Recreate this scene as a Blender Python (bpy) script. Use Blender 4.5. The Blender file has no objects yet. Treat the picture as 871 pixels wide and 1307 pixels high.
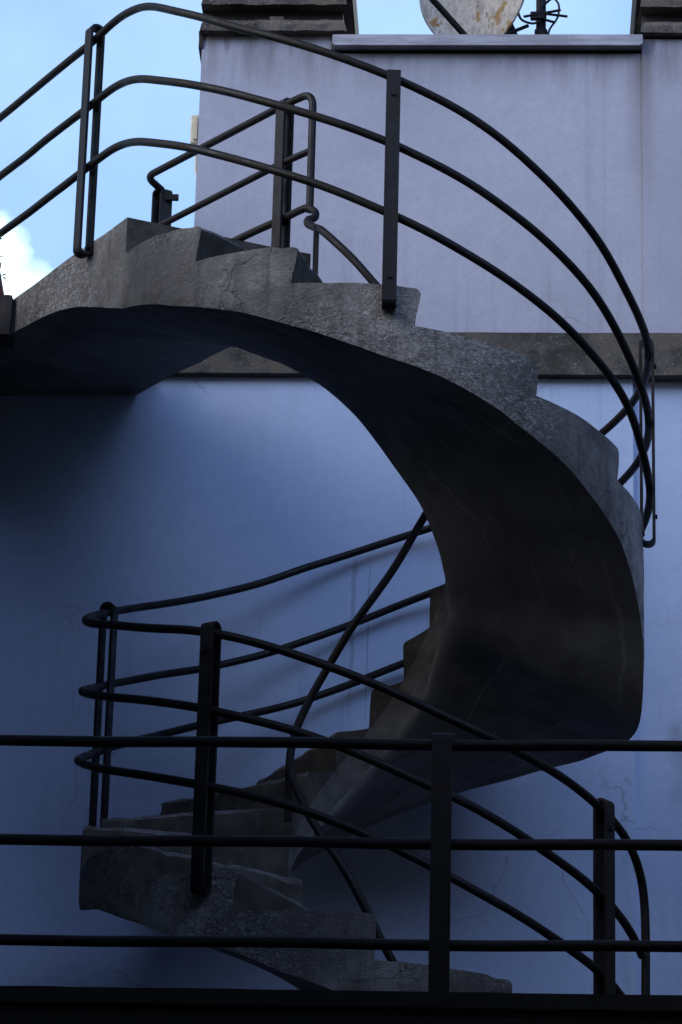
import bpy, math, random
from mathutils import Vector, Matrix, noise
random.seed(7)
R = math.radians
C = bpy.context.scene.collection
SC = bpy.context.scene

# ------------------------------------------------------------------ camera
cd = bpy.data.cameras.new('camera'); cam = bpy.data.objects.new('camera', cd); C.objects.link(cam)
rt = Vector((0.9987320, 0.0440783, 0.0243205)); up = Vector((-0.0072944, -0.3512957, 0.9362362)); fw = Vector((-0.0498114, 0.9352264, 0.3505287))
M = Matrix.Identity(4)
for i in range(3):
    M[i][0] = rt[i]; M[i][1] = up[i]; M[i][2] = -fw[i]
M.translation = Vector((0.5149416, -12.0127134, -5.5195224))
cam.matrix_world = M
cd.sensor_fit = 'HORIZONTAL'; cd.sensor_width = 36.0; cd.lens = 36.0*4336.0759/871.0
cd.clip_start = 0.1; cd.clip_end = 3000
SC.camera = cam

# ------------------------------------------------------------------ sky + sun
SUN_EL, SUN_AZ = 12.0, 35.0          # sun stands behind the building: the whole stair is in open shade
w = bpy.data.worlds.new('World'); SC.world = w; w.use_nodes = True
nt = w.node_tree; N = nt.nodes; L = nt.links; N.clear()
out = N.new('ShaderNodeOutputWorld'); bg = N.new('ShaderNodeBackground'); L.new(bg.outputs[0], out.inputs[0])
sky = N.new('ShaderNodeTexSky'); sky.sky_type = 'NISHITA'; sky.sun_disc = False
sky.sun_elevation = R(SUN_EL); sky.sun_rotation = R(SUN_AZ); sky.air_density = 1.0; sky.dust_density = 0.3; sky.ozone_density = 2.0
bg.inputs['Strength'].default_value = 0.12
tint = N.new('ShaderNodeMix'); tint.data_type = 'RGBA'; tint.blend_type = 'MULTIPLY'; tint.inputs[0].default_value = 1
L.new(sky.outputs[0], tint.inputs[6]); tint.inputs[7].default_value = (0.41, 0.72, 1.26, 1)
tc = N.new('ShaderNodeTexCoord')
nz = N.new('ShaderNodeTexNoise'); nz.inputs['Scale'].default_value = 9.0; nz.inputs['Detail'].default_value = 7; nz.inputs['Roughness'].default_value = .55
L.new(tc.outputs['Generated'], nz.inputs['Vector'])
cloud_dir = (fw + rt*(-0.108) + up*(0.066)).normalized()
sub = N.new('ShaderNodeVectorMath'); sub.operation = 'SUBTRACT'; L.new(tc.outputs['Generated'], sub.inputs[0]); sub.inputs[1].default_value = cloud_dir
ln = N.new('ShaderNodeVectorMath'); ln.operation = 'LENGTH'; L.new(sub.outputs[0], ln.inputs[0])
m1 = N.new('ShaderNodeMapRange'); m1.inputs[1].default_value = 0.004; m1.inputs[2].default_value = 0.034; m1.inputs[3].default_value = 0.62; m1.inputs[4].default_value = -0.02
L.new(ln.outputs['Value'], m1.inputs[0])
nz2 = N.new('ShaderNodeTexNoise'); nz2.inputs['Scale'].default_value = 60.0; nz2.inputs['Detail'].default_value = 5
L.new(tc.outputs['Generated'], nz2.inputs['Vector'])
ma = N.new('ShaderNodeMath'); ma.operation = 'MULTIPLY_ADD'; L.new(nz2.outputs[0], ma.inputs[0]); ma.inputs[1].default_value = .55; L.new(m1.outputs[0], ma.inputs[2])
m2 = N.new('ShaderNodeMapRange'); m2.interpolation_type = 'SMOOTHSTEP'; m2.inputs[1].default_value = .36; m2.inputs[2].default_value = .92
L.new(ma.outputs[0], m2.inputs[0])
m3 = N.new('ShaderNodeMapRange'); m3.interpolation_type = 'SMOOTHSTEP'; m3.inputs[1].default_value = .35; m3.inputs[2].default_value = .75; m3.inputs[3].default_value = .13; m3.inputs[4].default_value = .20
L.new(nz.outputs[0], m3.inputs[0])
m3b = N.new('ShaderNodeMath'); m3b.operation = 'MULTIPLY'; L.new(m3.outputs[0], m3b.inputs[0])
mx0 = N.new('ShaderNodeMath'); mx0.operation = 'MAXIMUM'; L.new(m2.outputs[0], mx0.inputs[0]); L.new(m3b.outputs[0], mx0.inputs[1]); sv = N.new('ShaderNodeSeparateXYZ'); L.new(tc.outputs['Generated'], sv.inputs[0])
vy = N.new('ShaderNodeMapRange'); vy.inputs[1].default_value = .2; vy.inputs[2].default_value = .7; L.new(sv.outputs[1], vy.inputs[0]); L.new(vy.outputs[0], m3b.inputs[1])
# bright sky area added over the street, out of view, to light the wall
FILL_DIR = Vector((.44, -.80, .46)).normalized()
dp = N.new('ShaderNodeVectorMath'); dp.operation = 'DOT_PRODUCT'; L.new(tc.outputs['Generated'], dp.inputs[0]); dp.inputs[1].default_value = FILL_DIR
nz3 = N.new('ShaderNodeTexNoise'); nz3.inputs['Scale'].default_value = 3.0; nz3.inputs['Detail'].default_value = 4; L.new(tc.outputs['Generated'], nz3.inputs['Vector'])
ez = N.new('ShaderNodeMath'); ez.operation = 'MULTIPLY_ADD'; L.new(nz3.outputs[0], ez.inputs[0]); ez.inputs[1].default_value = .22; L.new(dp.outputs['Value'], ez.inputs[2])
fill_mask = N.new('ShaderNodeMapRange'); fill_mask.interpolation_type = 'SMOOTHSTEP'; fill_mask.inputs[1].default_value = .98; fill_mask.inputs[2].default_value = 1.10; L.new(ez.outputs[0], fill_mask.inputs[0])
mx = N.new('ShaderNodeMath'); mx.operation = 'MAXIMUM'; L.new(mx0.outputs[0], mx.inputs[0]); mx.inputs[1].default_value = 0
cl = N.new('ShaderNodeMix'); cl.data_type = 'RGBA'; L.new(mx.outputs[0], cl.inputs[0]); # sky dimmed towards the street, out of view, to deepen the shade
sy = N.new('ShaderNodeSeparateXYZ'); L.new(tc.outputs['Generated'], sy.inputs[0])
dy = N.new('ShaderNodeMapRange'); dy.interpolation_type = 'SMOOTHSTEP'; dy.inputs[1].default_value = .10; dy.inputs[2].default_value = .70; dy.inputs[3].default_value = .50; dy.inputs[4].default_value = 1.0; L.new(sy.outputs[1], dy.inputs[0])
dk_ = N.new('ShaderNodeVectorMath'); dk_.operation = 'SCALE'; L.new(tint.outputs[2], dk_.inputs[0]); L.new(dy.outputs[0], dk_.inputs['Scale'])
L.new(dk_.outputs[0], cl.inputs[6]); cl.inputs[7].default_value = (11.8, 15.2, 15.8, 1)
cl2 = N.new('ShaderNodeMix'); cl2.data_type = 'RGBA'; L.new(fill_mask.outputs[0], cl2.inputs[0]); L.new(cl.outputs[2], cl2.inputs[6]); cl2.inputs[7].default_value = (13.5, 18.5, 31, 1)
# second added bright area, low on the left, to light the stair side
FILL_DIR2 = Vector((-.80, -.50, .46)).normalized()
dq = N.new('ShaderNodeVectorMath'); dq.operation = 'DOT_PRODUCT'; L.new(tc.outputs['Generated'], dq.inputs[0]); dq.inputs[1].default_value = FILL_DIR2
ew = N.new('ShaderNodeMath'); ew.operation = 'MULTIPLY_ADD'; L.new(nz3.outputs[0], ew.inputs[0]); ew.inputs[1].default_value = .20; L.new(dq.outputs['Value'], ew.inputs[2])
fill_mask2 = N.new('ShaderNodeMapRange'); fill_mask2.interpolation_type = 'SMOOTHSTEP'; fill_mask2.inputs[1].default_value = .93; fill_mask2.inputs[2].default_value = 1.06; L.new(ew.outputs[0], fill_mask2.inputs[0])
cl3 = N.new('ShaderNodeMix'); cl3.data_type = 'RGBA'; L.new(fill_mask2.outputs[0], cl3.inputs[0]); L.new(cl2.outputs[2], cl3.inputs[6]); cl3.inputs[7].default_value = (34, 34, 36, 1)
L.new(cl3.outputs[2], bg.inputs['Color'])

sd = bpy.data.lights.new('sun', 'SUN'); sd.energy = 2.5; sd.angle = R(0.53); sd.color = (1, .93, .82)
so = bpy.data.objects.new('sun', sd); C.objects.link(so)
sdir = Vector((math.sin(R(SUN_AZ))*math.cos(R(SUN_EL)), math.cos(R(SUN_AZ))*math.cos(R(SUN_EL)), math.sin(R(SUN_EL))))
so.rotation_euler = sdir.to_track_quat('Z', 'Y').to_euler(); so.location = sdir*20

SC.view_settings.view_transform = 'Standard'; SC.view_settings.look = 'None'; SC.view_settings.gamma = 1
SC.view_settings.use_curve_mapping = False
SC.view_settings.exposure = 0.66
SC.render.engine = 'CYCLES'

# ------------------------------------------------------------------ materials
class Mat:
    def __init__(s, name, rough=.8, metallic=0., spec=.5):
        s.m = bpy.data.materials.new(name); s.m.use_nodes = True
        s.t = s.m.node_tree; s.b = s.t.nodes['Principled BSDF']
        s.b.inputs['Roughness'].default_value = rough; s.b.inputs['Metallic'].default_value = metallic
        s.b.inputs['Specular IOR Level'].default_value = spec
        g = s.t.nodes.new('ShaderNodeNewGeometry'); s.pos = g.outputs['Position']; s.geo = g
    def n(s, typ, **k):
        x = s.t.nodes.new(typ)
        for a, b in k.items():
            if a.startswith('i_'):
                key = a[2:]; key = int(key) if key.isdigit() else key.replace('_', ' ')
                x.inputs[key].default_value = b
            else: setattr(x, a, b)
        return x
    def l(s, a, b): s.t.links.new(a, b)
    def mapped(s, scale, loc=(0,0,0)):
        x = s.n('ShaderNodeMapping'); x.inputs['Scale'].default_value = scale; x.inputs['Location'].default_value = loc
        s.l(s.pos, x.inputs[0]); return x.outputs[0]
    def noise(s, scale, detail=6, rough=.55, vec=None, dist=0.):
        x = s.n('ShaderNodeTexNoise', i_Scale=scale, i_Detail=detail, i_Roughness=rough, i_Distortion=dist)
        s.l(vec or s.pos, x.inputs['Vector']); return x.outputs[0]
    def ramp(s, v, a, b, lo=0., hi=1., smooth=True):
        x = s.n('ShaderNodeMapRange'); x.interpolation_type = 'SMOOTHSTEP' if smooth else 'LINEAR'
        x.inputs[1].default_value = a; x.inputs[2].default_value = b; x.inputs[3].default_value = lo; x.inputs[4].default_value = hi
        s.l(v, x.inputs[0]); return x.outputs[0]
    def math(s, op, a, b=None):
        x = s.n('ShaderNodeMath', operation=op)
        for i, v in enumerate((a, b)):
            if v is None: continue
            if isinstance(v, (int, float)): x.inputs[i].default_value = v
            else: s.l(v, x.inputs[i])
        return x.outputs[0]
    def mix(s, f, a, b, mode='MIX'):
        x = s.n('ShaderNodeMix', data_type='RGBA', blend_type=mode)
        if isinstance(f, (int, float)): x.inputs[0].default_value = f
        else: s.l(f, x.inputs[0])
        for i, v in ((6, a), (7, b)):
            if isinstance(v, tuple): x.inputs[i].default_value = v + (1,) if len(v) == 3 else v
            else: s.l(v, x.inputs[i])
        return x.outputs[2]
    def color(s, v): s.l(v, s.b.inputs['Base Color'])
    def bump(s, hs, strength=.5, dist=.01):
        prev = None
        for h, st, d in hs:
            x = s.n('ShaderNodeBump', i_Strength=st, i_Distance=d); s.l(h, x.inputs['Height'])
            if prev: s.l(prev, x.inputs['Normal'])
            prev = x.outputs[0]
        s.l(prev, s.b.inputs['Normal'])
    def axis(s, k):
        if not hasattr(s, 'sx'): s.sx = s.n('ShaderNodeSeparateXYZ'); s.l(s.pos, s.sx.inputs[0])
        return s.sx.outputs[k]

def cracks(m, scale, width, gate_scale, loc=(0,0,0)):
    """thin wandering crack lines, only where a large noise opens the gate"""
    nzv = m.n('ShaderNodeTexNoise', i_Scale=scale*1.6, i_Detail=6); m.l(m.pos, nzv.inputs['Vector'])
    add = m.n('ShaderNodeVectorMath', operation='MULTIPLY_ADD'); m.l(nzv.outputs['Color'], add.inputs[0]); add.inputs[1].default_value = (.35,.35,.35)
    m.l(m.mapped((1,1,1), loc), add.inputs[2])
    v = m.n('ShaderNodeTexVoronoi', feature='DISTANCE_TO_EDGE', i_Scale=scale); m.l(add.outputs[0], v.inputs['Vector'])
    line = m.ramp(v.outputs['Distance'], 0, width, 1, 0)
    gate = m.ramp(m.noise(gate_scale, 3, vec=m.mapped((1,1,1), (loc[0]+3, loc[1], loc[2]+1))), .51, .57)
    return m.math('MULTIPLY', line, gate)

def make_concrete():
    m = Mat('rough_grey_concrete', .78, spec=.6)
    n1 = m.noise(2.2, 8, .6); n2 = m.noise(14, 8, .65); n3 = m.noise(85, 6, .7); n4 = m.noise(320, 3, .6)
    base = m.mix(m.ramp(n1, .35, .68), (.105,.101,.097), (.31,.30,.285))
    base = m.mix(m.ramp(n2, .42, .66, 0, .55), base, (.085,.080,.074))
    base = m.mix(m.ramp(n3, .58, .70, 0, .55), base, (.44,.44,.43))
    base = m.mix(m.ramp(m.noise(55, 8, .75, vec=m.mapped((1,1,1),(8,1,4))), .56, .66, 0, .6), base, (.06,.056,.05))
    # dark weather streaks running down
    st = m.noise(1, 6, .6, vec=m.mapped((22, 22, 1.6)))
    base = m.mix(m.ramp(st, .52, .70, 0, .6), base, (.050,.046,.042))
    big = m.noise(4.5, 6, .65, vec=m.mapped((1,1,1.6),(3,8,2)))
    base = m.mix(m.ramp(big, .50, .64, 0, .55), base, (.060,.056,.050))
    ck = cracks(m, 2.6, .010, 1.5, (.4,.1,.2))
    base = m.mix(ck, base, (.02,.02,.02))
    # pitted, trowel-torn skin: relief light and shade put into colour, stronger in some areas
    zone = m.ramp(m.noise(2.1, 3, .5, vec=m.mapped((1,1,1),(6,6,1))), .44, .58, .06, 1)
    pit = m.noise(1, 5, .7, vec=m.mapped((52, 52, 88)), dist=1.4)
    base = m.mix(m.math('MULTIPLY', m.ramp(pit, .53, .60, 0, .75), zone), base, (.035,.033,.030))
    base = m.mix(m.math('MULTIPLY', m.ramp(pit, .47, .39, 0, .75), zone), base, (.50,.50,.50))
    lime = m.ramp(m.noise(26, 8, .72, vec=m.mapped((1,1,1),(5,2,1))), .655, .70, 0, .8)
    base = m.mix(lime, base, (.55,.56,.57))
    m.color(base)
    m.l(m.ramp(n2, .3, .7, .34, .68), m.b.inputs['Roughness'])
    rg = m.noise(1, 7, .68, vec=m.mapped((48, 48, 75)), dist=1.2)
    rgm = m.math('MULTIPLY', m.ramp(rg, .32, .68), m.ramp(m.noise(1.9, 3, .5, vec=m.mapped((1,1,1),(2,2,2))), .40, .62, .25, 1))
    m.bump([(n1, .5, .03), (n2, .6, .022), (rgm, 1.0, .022), (n3, .7, .007), (n4, .6, .003), (m.math('MULTIPLY', ck, -1), .6, .006)])
    return m.m

def make_dark_concrete(name='dark_riser_concrete', ca=(.030,.027,.023), cb=(.070,.064,.056)):  # darker concrete tone for risers, step inner ends and landing front
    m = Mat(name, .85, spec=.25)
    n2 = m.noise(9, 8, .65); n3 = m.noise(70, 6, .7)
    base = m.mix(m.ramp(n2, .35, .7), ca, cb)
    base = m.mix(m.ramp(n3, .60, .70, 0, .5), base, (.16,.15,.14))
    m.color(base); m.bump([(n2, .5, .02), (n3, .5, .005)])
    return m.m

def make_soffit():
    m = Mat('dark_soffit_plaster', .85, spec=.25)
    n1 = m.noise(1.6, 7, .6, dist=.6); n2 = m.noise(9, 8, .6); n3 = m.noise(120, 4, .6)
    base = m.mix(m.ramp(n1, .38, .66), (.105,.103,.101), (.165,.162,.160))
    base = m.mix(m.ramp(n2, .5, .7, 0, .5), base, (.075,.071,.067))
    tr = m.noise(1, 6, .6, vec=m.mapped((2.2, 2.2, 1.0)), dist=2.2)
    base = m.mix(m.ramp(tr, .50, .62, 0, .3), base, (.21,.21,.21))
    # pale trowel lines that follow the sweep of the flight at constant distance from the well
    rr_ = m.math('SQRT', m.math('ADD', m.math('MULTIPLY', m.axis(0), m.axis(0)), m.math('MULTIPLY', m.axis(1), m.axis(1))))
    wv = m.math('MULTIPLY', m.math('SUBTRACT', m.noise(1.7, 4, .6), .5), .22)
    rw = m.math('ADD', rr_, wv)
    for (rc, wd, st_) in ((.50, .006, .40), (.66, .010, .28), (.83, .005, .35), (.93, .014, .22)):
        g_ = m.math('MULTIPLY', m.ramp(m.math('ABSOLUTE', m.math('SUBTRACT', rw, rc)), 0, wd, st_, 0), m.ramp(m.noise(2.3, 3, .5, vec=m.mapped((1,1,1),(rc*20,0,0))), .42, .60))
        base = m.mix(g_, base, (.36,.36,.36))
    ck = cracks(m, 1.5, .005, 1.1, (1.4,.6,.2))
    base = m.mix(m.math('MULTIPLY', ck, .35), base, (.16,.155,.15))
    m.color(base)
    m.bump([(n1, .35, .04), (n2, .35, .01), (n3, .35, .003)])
    return m.m

def make_wall(name, top_z, ca, cb, stain=True):
    m = Mat(name, .9, spec=.2)
    n1 = m.noise(1.1, 6, .6); n2 = m.noise(7, 7, .65); n3 = m.noise(160, 4, .6); n4 = m.noise(38, 5, .6)
    base = m.mix(m.ramp(n1, .35, .7), ca, cb)
    dk = tuple(x*.80 for x in ca); dk2 = tuple(x*.72 for x in ca)
    n5 = m.noise(26, 8, .7); base = m.mix(m.ramp(n5, .40, .64, 0, .22), base, dk)
    base = m.mix(m.ramp(n2, .5, .75, 0, .28), base, dk)
    streak = m.noise(1, 5, .6, vec=m.mapped((30, 30, .55)))
    base = m.mix(m.math('MULTIPLY', m.ramp(streak, .52, .74, 0, .45), m.ramp(m.noise(1.3, 3, .5, vec=m.mapped((1,1,1),(9,4,1))), .45, .62)), base, dk2)
    # soot drips that start at the top edge and fade out below it
    dz = m.math('SUBTRACT', top_z, m.axis(2))
    drip = m.noise(1, 4, .7, vec=m.mapped((46, 46, .2), (2,0,0)))
    if stain:
        lim = m.ramp(drip, .45, .75, .0, .12)
        dm = m.ramp(m.math('SUBTRACT', dz, lim), -.06, .02, 1, 0)
        base = m.mix(m.math('MULTIPLY', dm, .6), base, (.08,.075,.075))
    haze = m.ramp(dz, 0, .42, .36 if stain else .12, 0)
    hz = m.math('MULTIPLY', haze, m.ramp(m.noise(1, 5, .6, vec=m.mapped((11, 11, .7))), .35, .7, .2, 1))
    base = m.mix(hz, base, (.16,.15,.16))
    if stain:
        # long water stain next to the right-hand pilaster
        d = m.math('ABSOLUTE', m.math('SUBTRACT', m.axis(0), 1.07))
        sm = m.math('MULTIPLY', m.ramp(d, .0, .09, 1, 0), m.ramp(dz, .1, 1.0, .55, 0))
        base = m.mix(sm, base, (.12,.10,.10))
    gr = m.noise(95, 4, .7); base = m.mix(m.ramp(gr, .40, .62, 0, .20), base, dk)
    if stain:
        hz2 = m.math('MULTIPLY', m.ramp(dz, .03, .30, .55, 0), m.ramp(m.noise(1, 5, .65, vec=m.mapped((9, 9, 1.2),(4,0,0))), .38, .66))
        base = m.mix(hz2, base, (.10,.095,.10))
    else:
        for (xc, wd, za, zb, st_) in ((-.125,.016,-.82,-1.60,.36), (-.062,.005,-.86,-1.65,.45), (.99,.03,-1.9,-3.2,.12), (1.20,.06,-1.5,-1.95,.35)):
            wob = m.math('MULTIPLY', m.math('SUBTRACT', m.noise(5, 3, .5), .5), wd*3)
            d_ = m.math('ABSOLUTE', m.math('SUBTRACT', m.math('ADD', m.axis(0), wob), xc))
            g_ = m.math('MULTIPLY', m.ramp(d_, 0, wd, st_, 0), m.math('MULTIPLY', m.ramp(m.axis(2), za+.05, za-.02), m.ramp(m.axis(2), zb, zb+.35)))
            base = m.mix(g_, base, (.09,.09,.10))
    spots = m.ramp(m.noise(24, 2, .4, vec=m.mapped((1,1,1),(7,3,9))), .80, .812, 0, .6)
    base = m.mix(spots, base, (.12,.11,.11))
    ck = cracks(m, 1.1, .004, .9, (2.1, .3, .6))
    base = m.mix(m.math('MULTIPLY', ck, .5), base, (.16,.16,.18))
    m.color(base)
    m.bump([(n2, .12, .01), (n4, .12, .004), (n3, .22, .002)])
    return m.m

def make_moss(name, lo=(.028,.025,.022), hi=(.11,.10,.09)):
    m = Mat(name, .95, spec=.2)
    n1 = m.noise(6, 8, .7); n2 = m.noise(60, 8, .75); n3 = m.noise(190, 4, .6)
    base = m.mix(m.ramp(n1, .35, .65), lo, hi)
    base = m.mix(m.ramp(n1, .52, .7, 0, .6), base, (.085,.062,.030))
    base = m.mix(m.ramp(n2, .58, .66, 0, .8), base, (.27,.26,.24))
    base = m.mix(m.ramp(n3, .55, .7, 0, .5), base, (.02,.018,.016))
    m.color(base); m.bump([(n1, .6, .02), (n2, .8, .008), (n3, .5, .003)])
    return m.m

def make_paint(name='dark_painted_iron', c0=(.005,.0046,.0055), c1=(.011,.0095,.0095), rough=.52):
    m = Mat(name, rough, spec=.2)
    n1 = m.noise(12, 6, .6); n2 = m.noise(140, 5, .6)
    base = m.mix(m.ramp(n1, .4, .7), c0, c1)
    base = m.mix(m.ramp(m.noise(33, 6, .7), .66, .72, 0, .6), base, (.075,.045,.03))
    m.color(base); m.l(m.ramp(n1, .3, .7, rough-.1, rough+.2), m.b.inputs['Roughness'])
    m.bump([(n1, .15, .004), (n2, .25, .0012)])
    return m.m

def make_coping():
    m = Mat('zinc_coping_metal', .55, metallic=.25, spec=.5)
    n1 = m.noise(1, 6, .6, vec=m.mapped((5, 5, 40))); n2 = m.noise(45, 6, .6)
    base = m.mix(m.ramp(n1, .35, .7), (.17,.17,.19), (.28,.28,.31))
    base = m.mix(m.ramp(n2, .6, .7, 0, .6), base, (.10,.09,.085))
    m.color(base); m.bump([(n2, .3, .002)]); return m.m

def make_dish():
    m = Mat('lichened_white_enamel', .7, spec=.3)
    n1 = m.noise(1, 8, .7, vec=m.mapped((34, 34, 16))); n2 = m.noise(17, 7, .7); n3 = m.noise(9, 5, .6, vec=m.mapped((1,1,1),(4,4,4)))
    base = m.mix(m.ramp(n1, .35, .6), (.24,.225,.205), (.42,.40,.37))
    base = m.mix(m.ramp(n1, .57, .64, 0, .85), base, (.10,.095,.085))
    base = m.mix(m.ramp(n3, .54, .60, 0, .9), base, (.22,.12,.03))
    base = m.mix(m.ramp(n2, .62, .68, 0, .85), base, (.07,.055,.03))
    m.color(base); m.bump([(n1, .4, .004)]); return m.m

def plain(name, c, rough=.8, var=.25, scale=20, spec=.4):
    m = Mat(name, rough, spec=spec)
    n1 = m.noise(scale, 6, .6)
    m.color(m.mix(m.ramp(n1, .3, .7), tuple(x*(1-var) for x in c), tuple(min(1, x*(1+var)) for x in c)))
    m.bump([(n1, .25, .004)]); return m.m

MC = make_concrete(); MRISER = make_dark_concrete(); MINN = make_dark_concrete('dark_well_face', (.060,.058,.056), (.115,.112,.108)); MSOF = make_soffit(); MPAINT = make_paint()  # well face is a mid-dark tone of the same concrete
MWALL = make_wall('upper_render_cloud_tint', 1.60, (.265,.28,.34), (.325,.335,.40)); MWALL2 = make_wall('lower_render_sky_tint', -0.02, (.34,.42,.58), (.41,.49,.65), stain=False)  # cloud and sky light put into the colours: upper greyer, lower bluer
MMOSS = make_moss('weathered_mossy_concrete'); MBAND = make_moss('weathered_band_concrete', (.035,.033,.030), (.10,.093,.083))
MCOP = make_coping(); MDISH = make_dish()
MBLACK = plain('soot_and_shade_concrete', (.022,.020,.019), .95)
MASPH = plain('asphalt', (.05,.05,.052), .95, .3, 6)
MFLOOR = plain('terrace_screed', (.11,.11,.112), .9, .3, 4)
MEDGE = plain('dark_terrace_fascia', (.007,.0065,.006), .9, .4, 30)
MBOX = plain('yellowed_plastic', (.46,.43,.34), .6, .12, 14)
MPOT = plain('red_glazed_clay', (.11,.012,.010), .5, .3, 15)
MLEAF = plain('dull_green_leaf', (.05,.07,.03), .6, .3, 30)
MBRICK = plain('dark_blocker_brick', (.045,.04,.038), .95, .3, 3)  # kept dark so the added street house reflects little light
MWING = plain('grey_render_wing', (.10,.095,.09), .9, .25, 3)
MGLASS = plain('dark_window_glass', (.02,.025,.03), .12, .1, 2, .6)
MFRAME = plain('brown_window_frame', (.10,.07,.05), .6, .2, 9)

# ------------------------------------------------------------------ mesh helpers
def jit(v, a=.0035):
    """small irregularity that depends only on position, so neighbouring parts stay joined"""
    p = Vector(v)
    d = noise.noise_vector(p*2.3)*a*1.6 + noise.noise_vector(p*9.0 + Vector((3.1, 7.7, 1.3)))*a*.8
    return p + d

def mk(name, verts, faces, mat, parent=None, smooth=None, mats=None, mi=None, jitter=0.):
    if jitter: verts = [jit(v, jitter) for v in verts]
    me = bpy.data.meshes.new(name); me.from_pydata([tuple(v) for v in verts], [], faces)
    for m in (mats or [mat]): me.materials.append(m)
    if mi:
        for p, i in zip(me.polygons, mi): p.material_index = i
    me.validate(); me.update()
    o = bpy.data.objects.new(name, me); C.objects.link(o)
    if parent: o.parent = parent
    if smooth is not None:
        for p in me.polygons: p.use_smooth = True
        me.set_sharp_from_angle(angle=R(smooth))
    return o

def empty(name, loc=(0,0,0), **props):
    o = bpy.data.objects.new(name, None); C.objects.link(o); o.empty_display_size = .2
    o.location = (0,0,0)
    for k, v in props.items(): o[k] = v
    return o
def tag(o, **props):
    for k, v in props.items(): o[k] = v
    return o

class MB:
    def __init__(s): s.v = []; s.f = []
    def box(s, x0, x1, y0, y1, z0, z1, bev=0.):
        b = len(s.v)
        if bev <= 0:
            for z in (z0, z1):
                for (x, y) in ((x0,y0),(x1,y0),(x1,y1),(x0,y1)): s.v.append((x,y,z))
            s.f += [tuple(b+i for i in q) for q in ((3,2,1,0),(4,5,6,7),(0,1,5,4),(1,2,6,5),(2,3,7,6),(3,0,4,7))]
        else:
            # chamfered in plan and height
            e = bev
            ring = lambda z, i: [(x0+e-i*e+0,y0+(e if i==0 else 0),z)]
            layers = [(z0, e), (z0+e, 0), (z1-e, 0), (z1, e)]
            for z, k in layers:
                for (x, y) in ((x0+k+e*.6,y0+k),(x1-k-e*.6,y0+k),(x1-k,y0+k+e*.6),(x1-k,y1-k-e*.6),(x1-k-e*.6,y1-k),(x0+k+e*.6,y1-k),(x0+k,y1-k-e*.6),(x0+k,y0+k+e*.6)): s.v.append((x,y,z))
            for j in range(3):
                for i in range(8):
                    a = b+j*8+i; c = b+j*8+(i+1)%8
                    s.f.append((a, c, c+8, a+8))
            s.f.append(tuple(b+i for i in range(7,-1,-1))); s.f.append(tuple(b+24+i for i in range(8)))
        return s
    def tube(s, pts, r, n=12, cap=True):
        pts = [Vector(p) for p in pts]; b0 = len(s.v)
        T = []
        for i in range(len(pts)):
            t = pts[min(i+1, len(pts)-1)] - pts[max(i-1, 0)]; T.append(t.normalized())
        ref = Vector((0,0,1)) if abs(T[0].z) < .9 else Vector((1,0,0))
        u = T[0].cross(ref).normalized()
        for i, p in enumerate(pts):
            u = (u - T[i]*u.dot(T[i])).normalized(); w_ = T[i].cross(u)
            rr = r[i] if isinstance(r, (list, tuple)) else r
            for k in range(n):
                a = 2*math.pi*k/n; s.v.append(tuple(p + (u*math.cos(a) + w_*math.sin(a))*rr))
        for i in range(len(pts)-1):
            for k in range(n):
                a = b0+i*n+k; c = b0+i*n+(k+1)%n
                s.f.append((a, c, c+n, a+n))
        if cap:
            s.f.append(tuple(b0+k for k in range(n-1, -1, -1))); e = b0+(len(pts)-1)*n
            s.f.append(tuple(e+k for k in range(n)))
        return s
    def strip(s, path, side, width, thick_dir_auto=True, t=.012):
        """flat bar: path of points, constant side direction (its wide way), thickness t"""
        pts = [Vector(p) for p in path]; side = Vector(side).normalized(); b0 = len(s.v); n = len(pts)
        for i, p in enumerate(pts):
            tg = (pts[min(i+1, n-1)] - pts[max(i-1, 0)]).normalized(); nn = tg.cross(side).normalized()
            for a, b in ((-1,-1),(1,-1),(1,1),(-1,1)):
                s.v.append(tuple(p + side*(a*width/2) + nn*(b*t/2)))
        for i in range(n-1):
            for k in range(4):
                a = b0+i*4+k; c = b0+i*4+(k+1)%4
                s.f.append((a, c, c+4, a+4))
        s.f.append((b0+3,b0+2,b0+1,b0)); e = b0+(n-1)*4; s.f.append((e,e+1,e+2,e+3))
        return s
    def build(s, name, mat, parent=None, smooth=None, jitter=0.):
        return mk(name, s.v, s.f, mat, parent, smooth, jitter=jitter)

def catmull(P, per=8):
    P = [Vector(p) for p in P]; out = []
    Q = [P[0]*2-P[1]] + P + [P[-1]*2-P[-2]]
    for i in range(1, len(Q)-2):
        a, b, c, d = Q[i-1], Q[i], Q[i+1], Q[i+2]
        for k in range(per):
            t = k/per
            out.append(.5*((2*b) + (c-a)*t + (2*a-5*b+4*c-d)*t*t + (3*b-a-3*c+d)*t**3))
    out.append(P[-1]); return out

def fillet(P, rad, per=6):
    """polyline with rounded corners"""
    P = [Vector(p) for p in P]; out = [P[0]]
    for i in range(1, len(P)-1):
        a, b, c = P[i-1], P[i], P[i+1]
        r_ = min(rad, (b-a).length*.45, (c-b).length*.45)
        p0 = b + (a-b).normalized()*r_; p1 = b + (c-b).normalized()*r_
        for k in range(per+1):
            t = k/per; out.append(p0*(1-t)**2 + b*2*t*(1-t) + p1*t*t)
    out.append(P[-1]); return out

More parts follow.
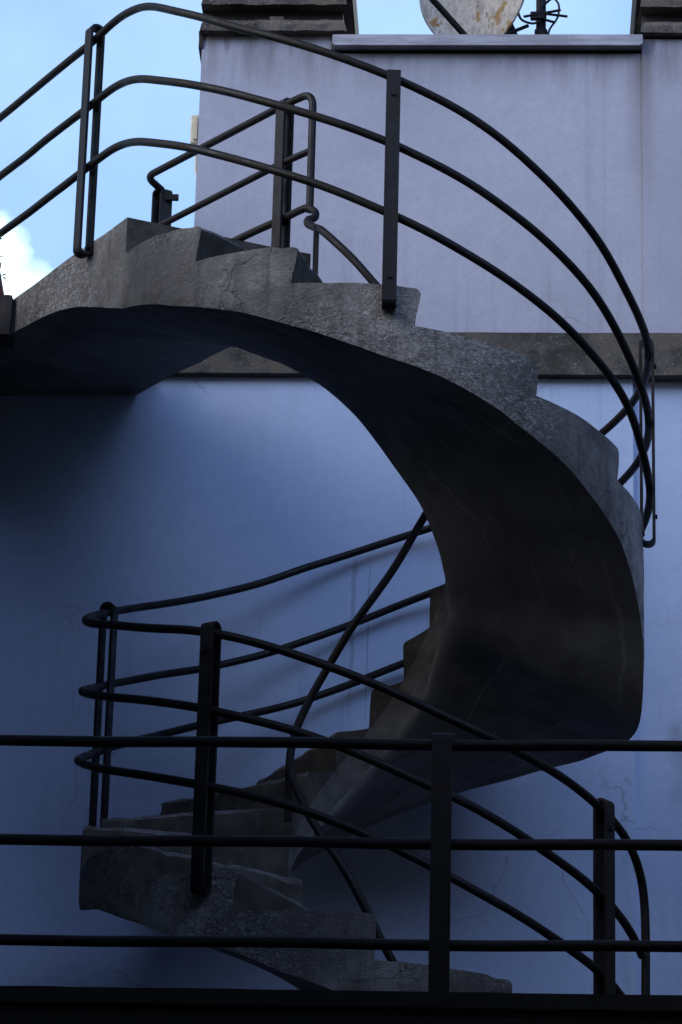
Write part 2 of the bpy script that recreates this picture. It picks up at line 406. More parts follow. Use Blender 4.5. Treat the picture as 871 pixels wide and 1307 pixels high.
def mono(T, x):
    """smooth monotone-ish interpolation (cubic Hermite with limited slopes) of a table"""
    n = len(T)
    if x <= T[0][0]: s_ = (T[1][1]-T[0][1])/(T[1][0]-T[0][0]); return T[0][1] + s_*(x-T[0][0])
    if x >= T[-1][0]: s_ = (T[-1][1]-T[-2][1])/(T[-1][0]-T[-2][0]); return T[-1][1] + s_*(x-T[-1][0])
    for i in range(n-1):
        if T[i][0] <= x <= T[i+1][0]: break
    d = lambda j: (T[j+1][1]-T[j][1])/(T[j+1][0]-T[j][0])
    def m(j):
        if j == 0: return d(0)
        if j == n-1: return d(n-2)
        a, b = d(j-1), d(j)
        return 0 if a*b <= 0 else 2*a*b/(a+b)
    h = T[i+1][0]-T[i][0]; t = (x-T[i][0])/h
    return (2*t**3-3*t*t+1)*T[i][1] + (t**3-2*t*t+t)*h*m(i) + (-2*t**3+3*t*t)*T[i+1][1] + (t**3-t*t)*h*m(i+1)

# ------------------------------------------------------------------ stair geometry (degrees round the well, 0 = towards the street, + = to the right, going down)
RI = .2887
def RO(th):
    t = (th + 180) % 360 - 180
    return 1.0372 - .024*math.exp(-((t-90)/38.)**2)
def P(rad, th, z): return Vector((rad*math.sin(R(th)), -rad*math.cos(R(th)), z))
# nosing angle, tread height at the nosing, height at the foot of the riser, overhang in degrees
STEP = [(-64.6, 0.0, -.148, .4), (-36.8,-.209,-.355,1.0), (-14.0,-.375,-.520,1.0), (10.8,-.550,-.695,1.5), (36.2,-.748,-.886,.6), (62.9,-.935,-1.068,1.2),
        (88.0,-1.085,-1.175,1.0), (111.5,-1.180,-1.262,1.0), (133.5,-1.262,-1.410,1.0), (157.5,-1.446,-1.600,1.0), (182.4,-1.627,-1.780,1.0), (207.8,-1.805,-1.955,.6),
        (233.4,-1.985,-2.135,.4), (256.5,-2.150,-2.290,.5), (283.6,-2.313,-2.470,.6), (311.0,-2.490,-2.640,.8), (338.2,-2.655,-2.803,1.2), (364.9,-2.819,-2.978,.5),
        (391.2,-3.006,-3.160,.8), (416.0,-3.180,-3.330,.8), (441.0,-3.350,-3.500,.8)]
END = 452.0; FLOOR = -3.60
SOF_O = [(-64.6,-.375),(-53,-.442),(-43.9,-.50),(-27.2,-.598),(-10.3,-.716),(3.1,-.812),(14.6,-.878),(25.2,-.955),(34.1,-1.036),(42.1,-1.100),(53,-1.202),(62.7,-1.285),(72.5,-1.40),(80,-1.50),
         (90,-1.70),(99,-1.800),(105,-1.812),(111,-1.808),(123,-1.790),(138,-1.790),(151,-1.805),(163,-1.835),(173.5,-1.896),(182.2,-1.967),(194.4,-2.10),(200,-2.177),(240,-2.41),(270,-2.57),(291,-2.65),(312.7,-2.785),(326.7,-2.876),(337.8,-2.941),(348.9,-3.027),(358.9,-3.092),(385,-3.27),(420,-3.5),(452,-3.72)]
SOF_I = [(-64.6,-.50),(-54,-.535),(-15.5,-.735),(15,-.954),(41.5,-1.131),(68,-1.33),(95,-1.46),(120,-1.53),(134.6,-1.683),(152.6,-1.822),(171,-1.921),(200,-2.10),(249,-2.385),(300,-2.72),(340,-2.98),(380,-3.22),(452,-3.72)]
TOPB = [(s_[0]-s_[3], s_[2]) for s_ in STEP]
def topb(th):
    T = TOPB
    if th <= T[0][0]: return T[0][1]
    for i in range(len(T)-1):
        if T[i][0] <= th <= T[i+1][0]:
            return T[i][1] + (T[i+1][1]-T[i][1])*(th-T[i][0])/(T[i+1][0]-T[i][0])
    return T[-1][1] + (th-T[-1][0])*(-.0068)

stair = empty('spiral_staircase', label='weathered grey concrete spiral staircase winding up from the terrace to the roof landing', category='staircase')

# --- continuous helical slab: outer face, soffit, inner face, (hidden) top
def build_slab():
    ths = sorted(set([round(t[0], 4) for t in TOPB] + [round(-64.6 + i*2.0, 4) for i in range(int((END+64.6)/2.0)+1)] + [END]))
    ths = [t for t in ths if -65.0 <= t <= END]
    ths[0] = -65.0
    ths = [t for i, t in enumerate(ths) if i == 0 or t - ths[i-1] > .15]
    NO, NS, NI = 5, 12, 5
    v = []; f = []; mi = []
    for th in ths:
        zt = topb(th); zo = mono(SOF_O, th); zi = mono(SOF_I, th); ro = RO(th)
        ring = []
        for k in range(NO): ring.append(P(ro, th, zt + (zo-zt)*k/NO))
        for k in range(NS):
            t = k/NS*.92; rad = ro + (RI-ro)*t
            # softly rounded lower edges
            z = zo + (zi-zo)*t
            if k == 0: rad = ro - .004; z = zo
            ring.append(P(rad, th, z))
        dzr = (zo-zi)/(ro-RI)
        ring.append(P(RI+.045, th, zi+.045*dzr+.002)); ring.append(P(RI+.020, th, zi+.010)); ring.append(P(RI+.006, th, zi+.026))
        for k in range(NI): ring.append(P(RI, th, zi+.05 + (zt-zi-.05)*k/NI))
        ring.append(P(RI, th, zt))
        v += [jit(p) for p in ring]
    NS += 3; n = NO+NS+NI+1
    for i in range(len(ths)-1):
        for k in range(n):
            a = i*n+k; b = i*n+(k+1)%n
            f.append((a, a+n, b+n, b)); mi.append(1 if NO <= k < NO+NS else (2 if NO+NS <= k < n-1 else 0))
    f.append(tuple(range(n))); mi.append(0)
    f.append(tuple((len(ths)-1)*n + k for k in range(n-1, -1, -1))); mi.append(0)
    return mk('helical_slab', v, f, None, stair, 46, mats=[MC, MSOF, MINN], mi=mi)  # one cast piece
build_slab()

# --- steps: one wedge each, sitting on the slab
def build_step(i):
    th1, z1, zb1, ov = STEP[i]; th0, z0, zb0, ov0 = STEP[i-1]
    a0 = th0 - ov0                                    # back of the tread = foot of the riser above
    v = []; f = []; mi = []
    rads = [0, .015, .03] + [.03+.94*k_/16 for k_ in range(1, 16)] + [.97, .985, 1.0]; nr = len(rads); MT = 12
    for q in rads:
        deg = lambda m_: math.degrees(m_/RO(th1))
        c = .016 if 0 < q < 1 else .022
        prof = []
        for k in range(4): prof.append((th1 - ov*(1-k/3.), zb1 + (z1-c-zb1)*k/3.))
        prof.append((th1 - deg(c*.3), z1 - c*.3)); prof.append((th1 - deg(c), z1))
        ts = th1-deg(c)
        for k in range(1, MT+1):
            t = k/MT; prof.append((ts + (a0-ts)*t, z1 + (zb0-z1)*t))
        for k in range(MT-1, 0, -1):                   # slab line, same angles as the tread samples
            th = ts + (a0-ts)*k/MT; prof.append((th, topb(th)))
        prof.append((ts, topb(ts)))
        for kk, (th, z) in enumerate(prof):
            pt_ = P(RI + (RO(th)-RI)*q, th, z)
            if 3 <= kk <= 6:                            # worn and chipped nosing
                ch = max(0., noise.noise(pt_*17.0 + Vector((i*3.1, 0, 0)))-.08)*.030 + .0015*(1+noise.noise(pt_*60.0))
                pt_ = P(RI + (RO(th)-RI)*q - (ch*.6 if q > .97 else 0), th - math.degrees(ch*.8/RO(th)), z - ch*.7)
            v.append(jit(pt_))
        n = len(prof)
    for j in range(nr-1):
        for k in range(n):
            a = j*n+k; b = j*n+(k+1)%n
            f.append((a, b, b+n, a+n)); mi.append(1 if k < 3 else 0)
    for j, fl in ((0, False), (nr-1, True)):
        o_ = j*n; polys = [[0,1,2,3,4,5,n-1]]
        for k in range(MT-1): polys.append([5+k, 6+k, n-2-k, n-1-k])
        polys.append([5+MT-1, 5+MT, 5+MT+1])
        for p_ in polys:
            p_ = [o_+x for x in p_]
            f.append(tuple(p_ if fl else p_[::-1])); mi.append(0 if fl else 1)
    return mk('step', v, f, None, stair, 35, mats=[MC, MRISER], mi=mi)
for i in range(1, len(STEP)): build_step(i)

# --- landing that leaves the helix and runs back to the wall
def build_landing():
    p0 = Vector((-.937,-.443,0)); d = Vector((-.5752,.8180,0)); Lw = (1.115+.443)/.8180
    o_s = [(0,-.375),(.10,-.337),(.294,-.265),(.477,-.209),(.642,-.176),(.842,-.155),(1.2,-.12),(1.95,-.085)]
    inner = [(-.2608,-.1237,-.500),(-.305,-.085,-.445),(-.365,-.035,-.405),(-.424,.06,-.335),(-.480,.115,-.300),(-.535,.19,-.250),(-.600,.30,-.210),(-.671,.469,-.165),(-.760,.692,-.115),(-.88,.86,-.095),(-1.05,1.115,-.080)]
    ns = 30; NS = 10; v = []; f = []; mi = []
    ipath = catmull(inner, 6)
    for i in range(ns+1):
        s_ = i/ns
        po = p0 + d*(Lw*s_); zo = mono(o_s, Lw*s_)
        k = s_*(len(ipath)-1); a = int(min(k, len(ipath)-2)); pi_ = ipath[a].lerp(ipath[a+1], k-a)
        zi = pi_.z
        pi2 = Vector((pi_.x, pi_.y, 0))
        ring = []
        for q in range(5): ring.append(po + Vector((0,0,zo*q/5)))
        for q in range(NS):
            t = q/NS; b = po.lerp(pi2, t); ring.append(Vector((b.x, b.y, zo + (zi-zo)*t)))
        for q in range(4): ring.append(pi2 + Vector((0,0,zi*(1-q/4))))
        ring.append(pi2.copy())
        for q in range(1, 4): ring.append(pi2.lerp(po, q/4))
        v += [jit(p) for p in ring]; n = len(ring)
    for i in range(ns):
        for k in range(n):
            a = i*n+k; b = i*n+(k+1)%n
            f.append((a, a+n, b+n, b)); mi.append(1 if 5 <= k < 5+NS else 0)
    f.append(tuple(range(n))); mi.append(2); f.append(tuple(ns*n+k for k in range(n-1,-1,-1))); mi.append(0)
    return mk('landing', v, f, None, stair, 35, mats=[MC, MSOF, MRISER], mi=mi)
build_landing()

# ------------------------------------------------------------------ railings
def arcpts(tab, off, a0, a1, step=3.0):
    n = max(2, int(abs(a1-a0)/step)); out = []
    for i in range(n+1):
        th = a0 + (a1-a0)*i/n; out.append(P(RO(th)+off, th, mono(tab, th)))
    return out
RT = [(-66,.872),(-59,.843),(-47.8,.735),(-39.1,.648),(-21.6,.476),(-8.4,.368),(3.5,.271),(19.7,.141),(37.3,-.039),(50.7,-.175),(63.4,-.305),(74,-.375),(90,-.405),(105,-.42),(118,-.44),(130,-.475),(150,-.585),
      (171.5,-.700),(183.6,-.777),(195.7,-.867),(208.1,-.978),(223.8,-1.103),(249.9,-1.293),(270,-1.45),(280,-1.525),(290,-1.597),(300,-1.655),(317.6,-1.751),(329.5,-1.805),(334.7,-1.834),(351.9,-1.951),(366.4,-2.058),(381.1,-2.168),(397.8,-2.258),(412.9,-2.351),(421.9,-2.405),(428,-2.47),(432,-2.54)]
RM = [(-66,.600),(-49.4,.448),(-38.3,.354),(-21.1,.201),(-8.1,.100),(3.2,.008),(19.8,-.126),(37.4,-.289),(50.7,-.411),(63.2,-.544),(74.8,-.645),(93,-.690),(105,-.700),(115,-.712),(130,-.765),(150,-.87),
      (169.5,-.974),(181.5,-1.064),(195.2,-1.180),(213.1,-1.327),(234.3,-1.473),(262,-1.68),(272,-1.745),(282,-1.81),(298.8,-1.917),(318.5,-2.024),(330.2,-2.087),(352.3,-2.220),(372.4,-2.376),(381.3,-2.434),(397.8,-2.560),(411.5,-2.648),(421.7,-2.712),(430.2,-2.793)]
RB = [(-66,.33),(-59,.27),(-49.7,.189),(-37.5,.085),(-20.6,-.066),(-7.7,-.175),(2.7,-.265),(20,-.41),(37.4,-.555),(50.7,-.66),(63.1,-.752),(74.4,-.88),(85,-.95),(105,-1.0),(130,-1.05),(150,-1.13),
      (174.5,-1.266),(186.3,-1.358),(198.3,-1.458),(222.4,-1.629),(247,-1.823),(263.9,-1.954),(275,-2.03),(287.6,-2.111),(300.7,-2.195),(319.5,-2.298),(330.9,-2.361),(352.7,-2.488),(372.6,-2.645),(381.5,-2.716),(397.9,-2.838),(411.5,-2.920),(421.5,-2.985),(430.5,-3.06)]
OFF = .028; TR = .0155
orail = empty('outer_stair_railing', label='long dark iron railing curling round the outside of the concrete stair', category='railing')
pl0 = Vector((-.937-.818*.03, -.443-.575*.03, 0)); pd = Vector((-.5752,.8180,0))
def landing_pts(z):
    return [pl0 + pd*s_ + Vector((0,0,z)) for s_ in (1.80, 1.4, 1.0, .7, .45, .30, .18, .08)]
for tab, z in ((RT,.875),(RM,.590),(RB,.318)):
    base = landing_pts(z)
    arc = arcpts(tab, OFF, -58, tab[-1][0])
    if tab is RT:
        base[-1].z = .885; base[-2].z = .885
        e = arc[-1]; arc = arc + [Vector((e.x+.004, e.y+.004, e.z-.05)), Vector((e.x+.004, e.y+.006, e.z-.12)), Vector((e.x+.004, e.y+.006, -3.12)), Vector((e.x+.004, e.y+.006, FLOOR+.01))]
    pts = catmull(base + arc[:1], 5)[:-1] + arc
    # even spacing, then relax the bend where the straight part meets the curve
    L_ = [0.]
    for i in range(1, len(pts)): L_.append(L_[-1] + (pts[i]-pts[i-1]).length)
    q_ = []; j = 0; n_ = int(L_[-1]/.028)
    for i in range(n_+1):
        d_ = L_[-1]*i/n_
        while j < len(L_)-2 and L_[j+1] < d_: j += 1
        q_.append(pts[j].lerp(pts[j+1], (d_-L_[j])/max(1e-9, L_[j+1]-L_[j])))
    for it in range(14):
        q_ = [q_[0]] + [q_[i]*.5 + (q_[i-1]+q_[i+1])*.25 for i in range(1, len(q_)-1)] + [q_[-1]]
    q_ = [p_ + noise.noise_vector(p_*3.5)*.0035 for p_ in q_]
    MB().tube(q_, TR, 14).build('rail', MPAINT, orail, 60)

def u_post(center_fn, radial, tang, ztop, zbot, parent, gap=.046, w_=.050, t=.011, bottom=True, topround=True, name='post'):
    """strap post: flat bar folded into a long loop with the tubes clamped between its two legs"""
    c = Vector(center_fn); rd = Vector(radial).normalized()
    a = c + rd*(gap/2); b = c - rd*(gap/2)
    pts = [Vector((a.x, a.y, zbot+.02)), Vector((a.x, a.y, ztop-.015))]
    seg = []
    for k in range(1, 8):
        an = math.pi*k/8
        q = c + rd*(gap/2*math.cos(an)); seg.append(Vector((q.x, q.y, ztop-.015+.018*math.sin(an))))
    loop = pts + seg + [Vector((b.x, b.y, ztop-.015)), Vector((b.x, b.y, zbot+.02))]
    if bottom:
        for k in range(1, 8):
            an = math.pi + math.pi*k/8
            q = c + rd*(gap/2*math.cos(an)); loop.append(Vector((q.x, q.y, zbot+.02+.020*math.sin(an))))
        loop.append(loop[0].copy())
    return MB().strip(loop, tang, w_, t=t).build(name, MPAINT, parent, 40)

def round_post(th, ztop, zbot, extra=0., bottom=True):
    rad = RO(th)+OFF+extra
    c = P(rad, th, 0); rd = Vector((math.sin(R(th)), -math.cos(R(th)), 0)); tg = Vector((math.cos(R(th)), math.sin(R(th)), 0))
    o = u_post(c, rd, tg, ztop, zbot, orail, bottom=bottom)
    for zz in (zbot+.11, ztop-.10):
        MB().tube([P(rad+.026, th, zz), P(rad+.036, th, zz)], .009, 6).build('bolt_head', MPAINT, o)
    # stub that fixes the foot to the side of the stair
    MB().tube([P(rad-.012, th, zbot+.045), P(RO(th)-.02, th, zbot+.045)], .012, 10).build('fixing_bolt', MPAINT, o, 40)
    return o
# landing post (on the straight part)
lp = Vector((-1.13,-.222,0)) ; nrm = Vector((-.818,-.575,0))
o = u_post(lp, nrm, pd, .925, -.055, orail, gap=.052)
MB().tube([lp - nrm*.012 + Vector((0,0,0-.02)), lp - nrm*.06 + Vector((0,0,-.02))], .012, 10).build('fixing_bolt', MPAINT, o, 40)
round_post(4.4, mono(RT, 4.4)+.022, -.645)
round_post(86, -.345, -1.165, extra=-.010)
round_post(152, mono(RT, 152)+.03, -1.60)
round_post(254, mono(RT, 254)+.025, -2.28)
round_post(331.2, mono(RT, 331.2)+.028, -2.735)
round_post(413.2, mono(RT, 413.2)+.035, -3.30)

# inner railing: three short rails beside the landing, the lowest goes on down the well
irail = empty('inner_stair_railing', label='dark iron railing beside the roof landing that runs on down the stairwell as one tube', category='railing')
A0 = Vector((-.285,.100,0)); A1 = Vector((-.41,.215,0)); A2 = Vector((-1.018,.850,0)); A3 = Vector((-.975,.965,0))
zt = .815
MB().tube(fillet([A3+Vector((0,0,.80)), A2+Vector((-.012,.02,zt)), A1+Vector((0,0,zt)), A0+Vector((0,0,zt)), A0+Vector((0,0,.285))], .07, 8), TR, 14).build('rail', MPAINT, irail, 60)
MB().tube(fillet([A3+Vector((0,0,.53)), A2+Vector((0,.0,.545)), A1+Vector((0,0,.555)), A0+Vector((0,0,.555))], .05, 6), TR*.9, 14).build('rail', MPAINT, irail, 60)
IRT = [(-62,.125),(-44,.045),(-27.4,-.04),(-15.4,-.109),(-3,-.188),(40,-.44),(90,-.72),(141.7,-.96),(167.9,-1.156),(197,-1.381),(215.7,-1.553),(244.1,-1.789),(273.8,-1.999),(300.6,-2.155),(320.4,-2.292),(347.1,-2.479),(382,-2.799),(415,-3.02),(440,-3.2)]
down = [P(RI, th, mono(IRT, th)) for th in [-50+3.5*i for i in range(int(490/3.5))]]
low = [A3+Vector((0,0,.26)), A2+Vector((.02,-.02,.29)), Vector((-.60,.41,.305)), Vector((-.397,.225,.315)), Vector((-.324,.13,.306)), Vector((-.290,.095,.298)), Vector((-.261,.070,.268)), Vector((-.262,.045,.232)), Vector((-.282,.018,.212)), Vector((-.284,-.010,.182)), Vector((-.262,-.045,.152))]
MB().tube(catmull(low + down[:1], 6)[:-1] + down, TR, 14).build('rail', MPAINT, irail, 60)
dn = Vector((-.70,.71,0)).normalized(); nn = Vector((.71,.70,0)).normalized()
u_post(Vector((-.405,.225,0)), nn, dn, .835, -.02, irail, gap=.045, bottom=False)
pe = u_post(Vector((-.972,.975,0)), Vector((-.80,.60,0)), Vector((.85,.50,0)), .80, -.02, irail, gap=.045, w_=.054, bottom=False)
MB().box(-.955, -.900, .945, .962, .745, .772, .002).build('wall_bracket', MPAINT, pe)
MB().strip([P(RI+.0, -56, .10), P(RI+.0, -56, -.20)], (1,0,.0), .022, t=.010).build('post', MPAINT, irail, 40)
MB().strip([P(RI, 273.8, -2.0), P(RI, 273.8, -2.23)], (0,1,0), .034, t=.030).build('post', MPAINT, irail, 40)

# ------------------------------------------------------------------ main building
WY = 1.12
bld = empty('rendered_building', label='pale lilac rendered building behind the stair with stained walls and a concrete band', category='building')
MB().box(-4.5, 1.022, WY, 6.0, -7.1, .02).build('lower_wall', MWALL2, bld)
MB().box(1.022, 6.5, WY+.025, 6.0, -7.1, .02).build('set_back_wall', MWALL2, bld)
def rough_bar(name, x0, x1, y0, y1, z0, z1, mat, parent, nx=60, amp=.004, cx=0., cz=0.):
    """long bar with slightly broken edges; cx, cz chamfer the ends towards the top"""
    v = []; f = []
    prof = [(y0, z0), (y0, (z0+z1)/2), (y0+cz, z1), ((y0+y1)/2, z1), (y1, z1), (y1, z0), ((y0+y1)/2, z0)]
    n = len(prof)
    for i in range(nx+1):
        t = i/nx
        for (y, z) in prof:
            k = (z-z0)/(z1-z0); xa = x0 + cx*k; xb = x1 - cx*k
            p = Vector((xa + (xb-xa)*t, y, z))
            d = noise.noise_vector(p*14)*amp + noise.noise_vector(p*45)*amp*.6
            if y >= y1-1e-6: d = Vector((0,0,0))
            v.append(p + d)
    for i in range(nx):
        for k in range(n):
            a = i*n+k; b = i*n+(k+1)%n; f.append((a, a+n, b+n, b))
    f.append(tuple(range(n))); f.append(tuple(nx*n+k for k in range(n-1,-1,-1)))
    return mk(name, v, f, mat, parent, 30)
rough_bar('string_course', -4.5, 6.5, WY-.045, WY+.3, .006, .196, MBAND, bld, 160, .002)
# upper storey: two flush pilasters with a panel set back 15 mm between them
MB().box(1.070, 6.5, WY-.012, 4.5, .18, 1.60).build('pilaster', MWALL, bld)
pr = [(-.846,.18),(1.070,.18),(1.070,1.545),(-.278,1.545),(-.278,1.62),(-.846,1.62)]
mk('upper_wall', [(x, WY, z) for x, z in pr] + [(x, 4.5, z) for x, z in pr], [(0,1,2,3,4,5),(11,10,9,8,7,6)] + [(i, i+6, (i+1)%6+6, (i+1)%6) for i in range(6)], MWALL, bld)
cp = MB().box(-.272, 1.073, WY-.055, WY+.20, 1.552, 1.602, .003); cp.box(-.262, 1.060, WY-.062, WY-.0555, 1.545, 1.553)
cp.build('coping', MCOP, bld)
MB().box(-.27, 1.07, WY+.0, WY+.19, 1.535, 1.551).build('coping_shadow_strip', MBLACK, bld)  # black strip stands in for the shadow under the coping
for (a, b, e) in ((-.853, -.212, 0), (1.062, 6.5, 0)):
    right = a > 0
    z0 = 1.622 if not right else 1.612
    MB().box(a+.01, b-.02 if not right else b, WY+.02, 3.0, z0-.02, 2.4).build('vent_core', MBLACK, bld)
    for j in range(4):
        zz = z0 + j*.128
        rough_bar('vent_slab', a, b, WY-.05, 3.1, zz, zz+.062, MMOSS, bld, 70, .004, cx=.016, cz=.02)
# dark lumpy edge where the slabs weep down the left corner
rough_bar('corner_mortar', -.862, -.842, WY-.008, WY+.4, 1.56, 1.64, MBLACK, bld, 4, .006)
MB().box(.03-.55-.03, .03-.55+.03, WY-.01, WY+.2, 1.690, 1.712).build('spacer', MMOSS, bld, None, .004)

jb = empty('junction_box', label='small yellowed plastic box fixed on the left corner of the upper wall', category='electrical box')
MB().box(-.893, -.850, WY+.13, WY+.22, 1.165, 1.305, .006).build('box_body', MBOX, jb)
MB().box(-.880, -.862, WY+.118, WY+.129, 1.18, 1.29, .002).build('cover', MBOX, jb)
MB().tube([(-.868, WY+.17, 1.164), (-.866, WY+.17, 1.05), (-.852, WY+.17, 1.0)], .006, 8).build('conduit', MBOX, jb, 40)

# dish and mast on the roof
dish = empty('satellite_dish', label='old satellite dish streaked with rust and lichen behind the roof edge', category='satellite dish')
def build_dish():
    c = Vector((.372, 1.78, 2.222)); ax = Vector((-.52,-.80,-.22)).normalized()
    u = ax.cross(Vector((0,0,1))).normalized(); w2 = u.cross(ax)
    v = []; f = []; nr, na = 10, 48; rad = .285
    for side in (0, 1):
        for i in range(nr+1):
            q = i/nr
            for k in range(na):
                a = 2*math.pi*k/na
                rx = rad*(1.0+.02*math.cos(4*a))
                z = .085*(q*q) + (-.012 if side else 0)
                v.append(c + u*(math.cos(a)*q*rx) + w2*(math.sin(a)*q*rx*1.05) + ax*z)
    for side in (0, 1):
        o_ = side*(nr+1)*na
        for i in range(nr):
            for k in range(na):
                a = o_+i*na+k; b = o_+i*na+(k+1)%na
                f.append((a, b, b+na, a+na) if side == 0 else (a, a+na, b+na, b))
    o2 = (nr+1)*na
    for k in range(na):
        a = nr*na+k; b = nr*na+(k+1)%na; f.append((a, b, b+o2, a+o2))
    mk('reflector', v, f, MDISH, dish, 50)
    rim = [c + u*(math.cos(2*math.pi*k/60)*rad*1.0*(1+.02*math.cos(8*math.pi*k/60))) + w2*(math.sin(2*math.pi*k/60)*rad*1.05*(1+.02*math.cos(8*math.pi*k/60))) + ax*.082 for k in range(61)]
    MB().tube(rim, .007, 8, False).build('rim', MDISH, dish, 60)
    MB().tube([Vector((.330, 1.57, 1.825)), Vector((.134, 1.45, 2.006)), Vector((.055, 1.40, 2.08))], .0150, 12).build('feed_arm', MPAINT, dish, 50)
    MB().tube([Vector((.055, 1.40, 2.08)), Vector((.070, 1.44, 2.16))], [.03,.036], 14).build('receiver', MBOX, dish, 50)
    MB().tube([c - ax*.02, c - ax*.10, Vector((.52, 1.98, 2.08))], .02, 12).build('mount', MPAINT, dish, 50)
    MB().tube([c - ax*.02 + w2*(-.24), Vector((.58, 1.90, 2.10))], .009, 8).build('brace', MPAINT, dish, 50)
    MB().tube([Vector((.330, 1.57, 1.825)), c + w2*(-.27) + ax*.05], .014, 10).build('arm_foot', MPAINT, dish, 50)
build_dish()
mast = empty('antenna_mast', label='dark roof mast with clamps and twisted cable ends right of the dish', category='antenna mast')
MB().tube([Vector((.640, 1.90, 1.5)), Vector((.640, 1.90, 2.75))], .023, 16).build('pole', MPAINT, mast, 50)
MB().tube([Vector((.640, 1.90, 1.985)), Vector((.640, 1.90, 2.075))], .030, 16).build('clamp', MBLACK, mast, 50)
MB().box(.590, .665, 1.86, 1.885, 2.115, 2.155, .004).build('clamp_plate', MPAINT, mast)
for k, (a, b) in enumerate((((.56,1.86,2.125),(.73,1.87,2.165)), ((.66,1.86,2.14),(.76,1.84,2.115)), ((.655,1.86,2.11),(.70,1.84,2.085)), ((.655,1.86,2.19),(.72,1.85,2.245)))):
    MB().tube([Vector(a), Vector(b)], .0065, 8).build('bolt_rod', MPAINT, mast, 50)
cab = catmull([(.665,1.875,1.98),(.678,1.87,2.06),(.715,1.86,2.12),(.72,1.86,2.19),(.68,1.87,2.26),(.665,1.88,2.4)], 6)
MB().tube(cab, .005, 8).build('cable', MBLACK, mast, 50)
cab = catmull([(.53,1.86,2.16),(.55,1.86,2.11),(.60,1.86,2.09),(.635,1.872,2.11)], 6)
MB().tube(cab, .006, 8).build('cable', MBLACK, mast, 50)

# ------------------------------------------------------------------ parapet with the clay pot at the left edge
par = rough_bar('parapet_wall', -1.735, -1.475, .28, .42, -.17, .0, MBLACK, None, 40, .004)
tag(par, label='sooty low parapet that meets the outer end of the roof landing', category='parapet')
pot = empty('plant_pot', label='dark red clay pot with a wiry plant on the sooty parapet', category='plant pot')
def lathe(prof, c, n=28):
    v = []; f = []
    for (r_, z) in prof:
        for k in range(n):
            a = 2*math.pi*k/n; v.append((c[0]+r_*math.cos(a), c[1]+r_*math.sin(a), c[2]+z))
    for i in range(len(prof)-1):
        for k in range(n):
            a = i*n+k; b = i*n+(k+1)%n; f.append((a, b, b+n, a+n))
    f.append(tuple(range(n-1,-1,-1))); f.append(tuple((len(prof)-1)*n+k for k in range(n)))
    return v, f
v, f = lathe([(.098,0),(.100,.01),(.085,.08),(.070,.15),(.074,.155),(.074,.17),(.06,.17),(.055,.15)], (-1.612,.345,.002))
mk('pot_body', v, f, MPOT, pot, 40)
pb = MB()
for k in range(9):
    a = k*2.4; h = .08+.015*k
    tip = Vector((-1.607+.10*math.cos(a)*(.5+.06*k), .345+.08*math.sin(a), .152+h))
    if k == 5: tip = Vector((-1.525,.33,.19))
    pb.tube(catmull([(-1.607+.01*math.cos(a), .345+.01*math.sin(a), .15), Vector((-1.607,.345,.15)).lerp(tip, .6)+Vector((0,0,.02)), tip], 4), .0022, 6)
pb.build('stems', MLEAF, pot, 60)
lf = MB()
for k in range(26):
    a = random.random()*6.28; q = random.random()
    c = Vector((-1.607+.085*math.cos(a)*q, .345+.07*math.sin(a)*q, .20+.11*random.random()))
    if k == 0: c = Vector((-1.518,.33,.098))
    if k == 1: c = Vector((-1.520,.33,.113))
    d = Vector((math.cos(a), math.sin(a), .3*random.random()-.2)).normalized()
    if k == 0: d = Vector((.9,0,-.45)).normalized()
    if k == 1: d = Vector((.9,0,.35)).normalized()
    s_ = d.cross(Vector((0,.3,1))).normalized(); ll = .022 if k > 1 else .017
    b0 = len(lf.v); up_ = Vector((0,0,.002))
    lf.v += [tuple(c-d*ll), tuple(c+s_*ll*.3), tuple(c+d*ll), tuple(c-s_*ll*.3), tuple(c+up_*2)]
    lf.f += [(b0,b0+1,b0+4),(b0+1,b0+2,b0+4),(b0+2,b0+3,b0+4),(b0+3,b0,b0+4)]
lf.build('leaves', MLEAF, pot)

# ------------------------------------------------------------------ terrace with its railing
ter = empty('terrace', label='dark fronted terrace slab at the foot of the stair above the street wall', category='terrace')
TY = -3.34
rough_bar('terrace_edge', -4.4, 6.4, TY, TY+.20, FLOOR-.035, FLOOR+.006, MEDGE, ter, 200, .0015)
MB().box(-4.4, 6.4, TY+.02, WY-.002, FLOOR-.30, FLOOR).build('terrace_slab', MFLOOR, ter)
MB().box(-4.4, 6.4, TY+.018, TY+.0195, FLOOR-.30, FLOOR-.036).build('fascia', MEDGE, ter)
MB().box(-4.4, 6.4, TY+.35, TY+.6, -7.1, FLOOR-.30).build('street_wall', MWING, ter)

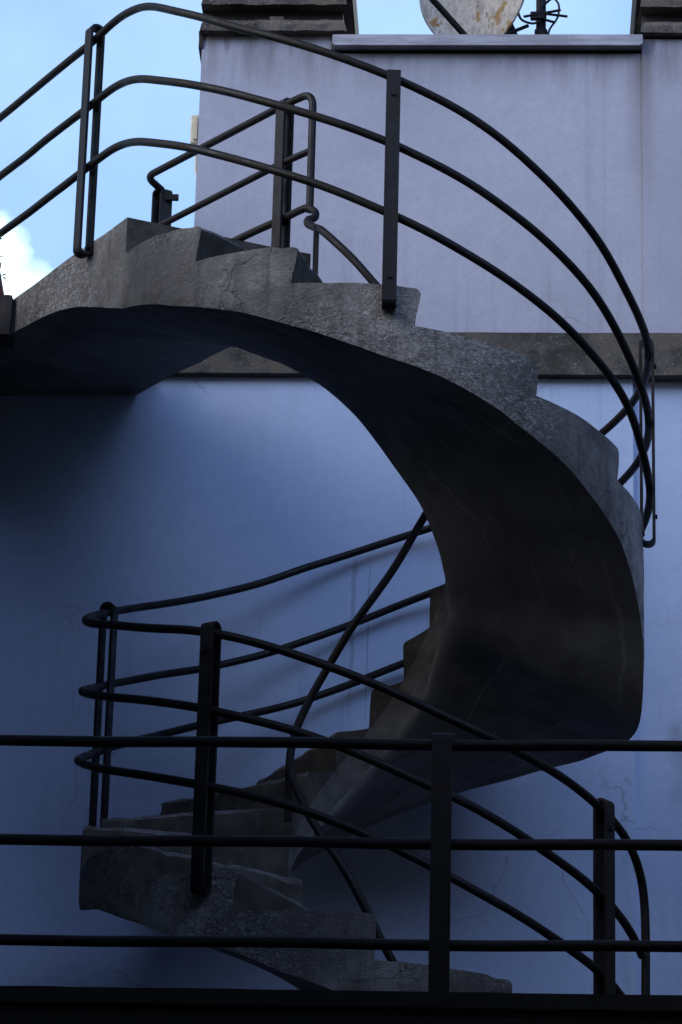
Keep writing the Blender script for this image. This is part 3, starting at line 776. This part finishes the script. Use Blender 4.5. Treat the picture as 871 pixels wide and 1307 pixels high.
trail = empty('terrace_railing', label='straight dark iron railing with three tubes along the terrace edge in front', category='railing')
for za, zb in ((-2.9175,-2.9130),(-3.1920,-3.1850),(-3.4640,-3.4570)):
    za0 = za; x0, x1 = -4.2, 6.2
    sl = (zb-za)/1.82
    MB().tube([Vector((x0+(x1-x0)*k/40, -3.3, za + sl*(x0+(x1-x0)*k/40+.85) + .0022*math.sin(k*1.7) + .0015*math.sin(k*.6))) for k in range(41)], .0150, 14).build('rail', MPAINT, trail, 60)
for k, px_ in enumerate((-3.25, -1.46, .338, 2.13, 3.92)):
    o = u_post(Vector((px_, -3.3, 0)), Vector((0,-1,0)), Vector((1,0,0)), -2.893, FLOOR-.03, trail, gap=.045, w_=.054, t=.011, bottom=False)
    MB().box(px_-.04, px_+.04, -3.29, -3.21, FLOOR+.004, FLOOR+.012).build('base_plate', MPAINT, o)

# ------------------------------------------------------------------ ground, and unseen buildings added to block sky light
g = MB().box(-60, 60, -80, 60, -7.4, -7.1).build('ground', MASPH); g['kind'] = 'structure'
def sky_blocker(name, label, x0, x1, y0, y1, ztop, face, wins, wm=None):
    b_ = empty(name, label=label, category='building')
    MB().box(x0, x1, y0, y1, -7.1, ztop).build('wall', wm or MWING, b_)
    MB().box(x0-.06, x1+.06, y0-.06, y1+.06, ztop, ztop+.10, .01).build('roof_edge', MMOSS, b_)
    for (yc, zc) in wins:
        x = x1 if face > 0 else x0
        fr = MB().box(min(x, x+face*.03), max(x, x+face*.03), yc-.45, yc+.45, zc-.6, zc+.6, .004).build('window', MFRAME, b_)
        MB().box(min(x+face*.0305, x+face*.034), max(x+face*.0305, x+face*.034), yc-.39, yc+.39, zc-.54, zc+.54).build('pane', MGLASS, fr)
sky_blocker('left_blocker_wing', 'unseen grey rendered wing left of the stair court, shaped to block sky light', -5.2, -1.74, -6.5, 1.10, -.11, 1, ((-1.5,-2.0),(-3.6,-2.0)))
sky_blocker('street_blocker_house', 'unseen dark house across the street, added to block low sky light', -14, 16, -24, -13.4, 5.6, 0, (), MBRICK)
sky_blocker('right_blocker_wing', 'unseen grey rendered building right of the stair court, added to block sky light', 3.6, 8, -6.5, 1.05, -.6, -1, ((-1.5,-2.0),(-4.6,-2.0)))
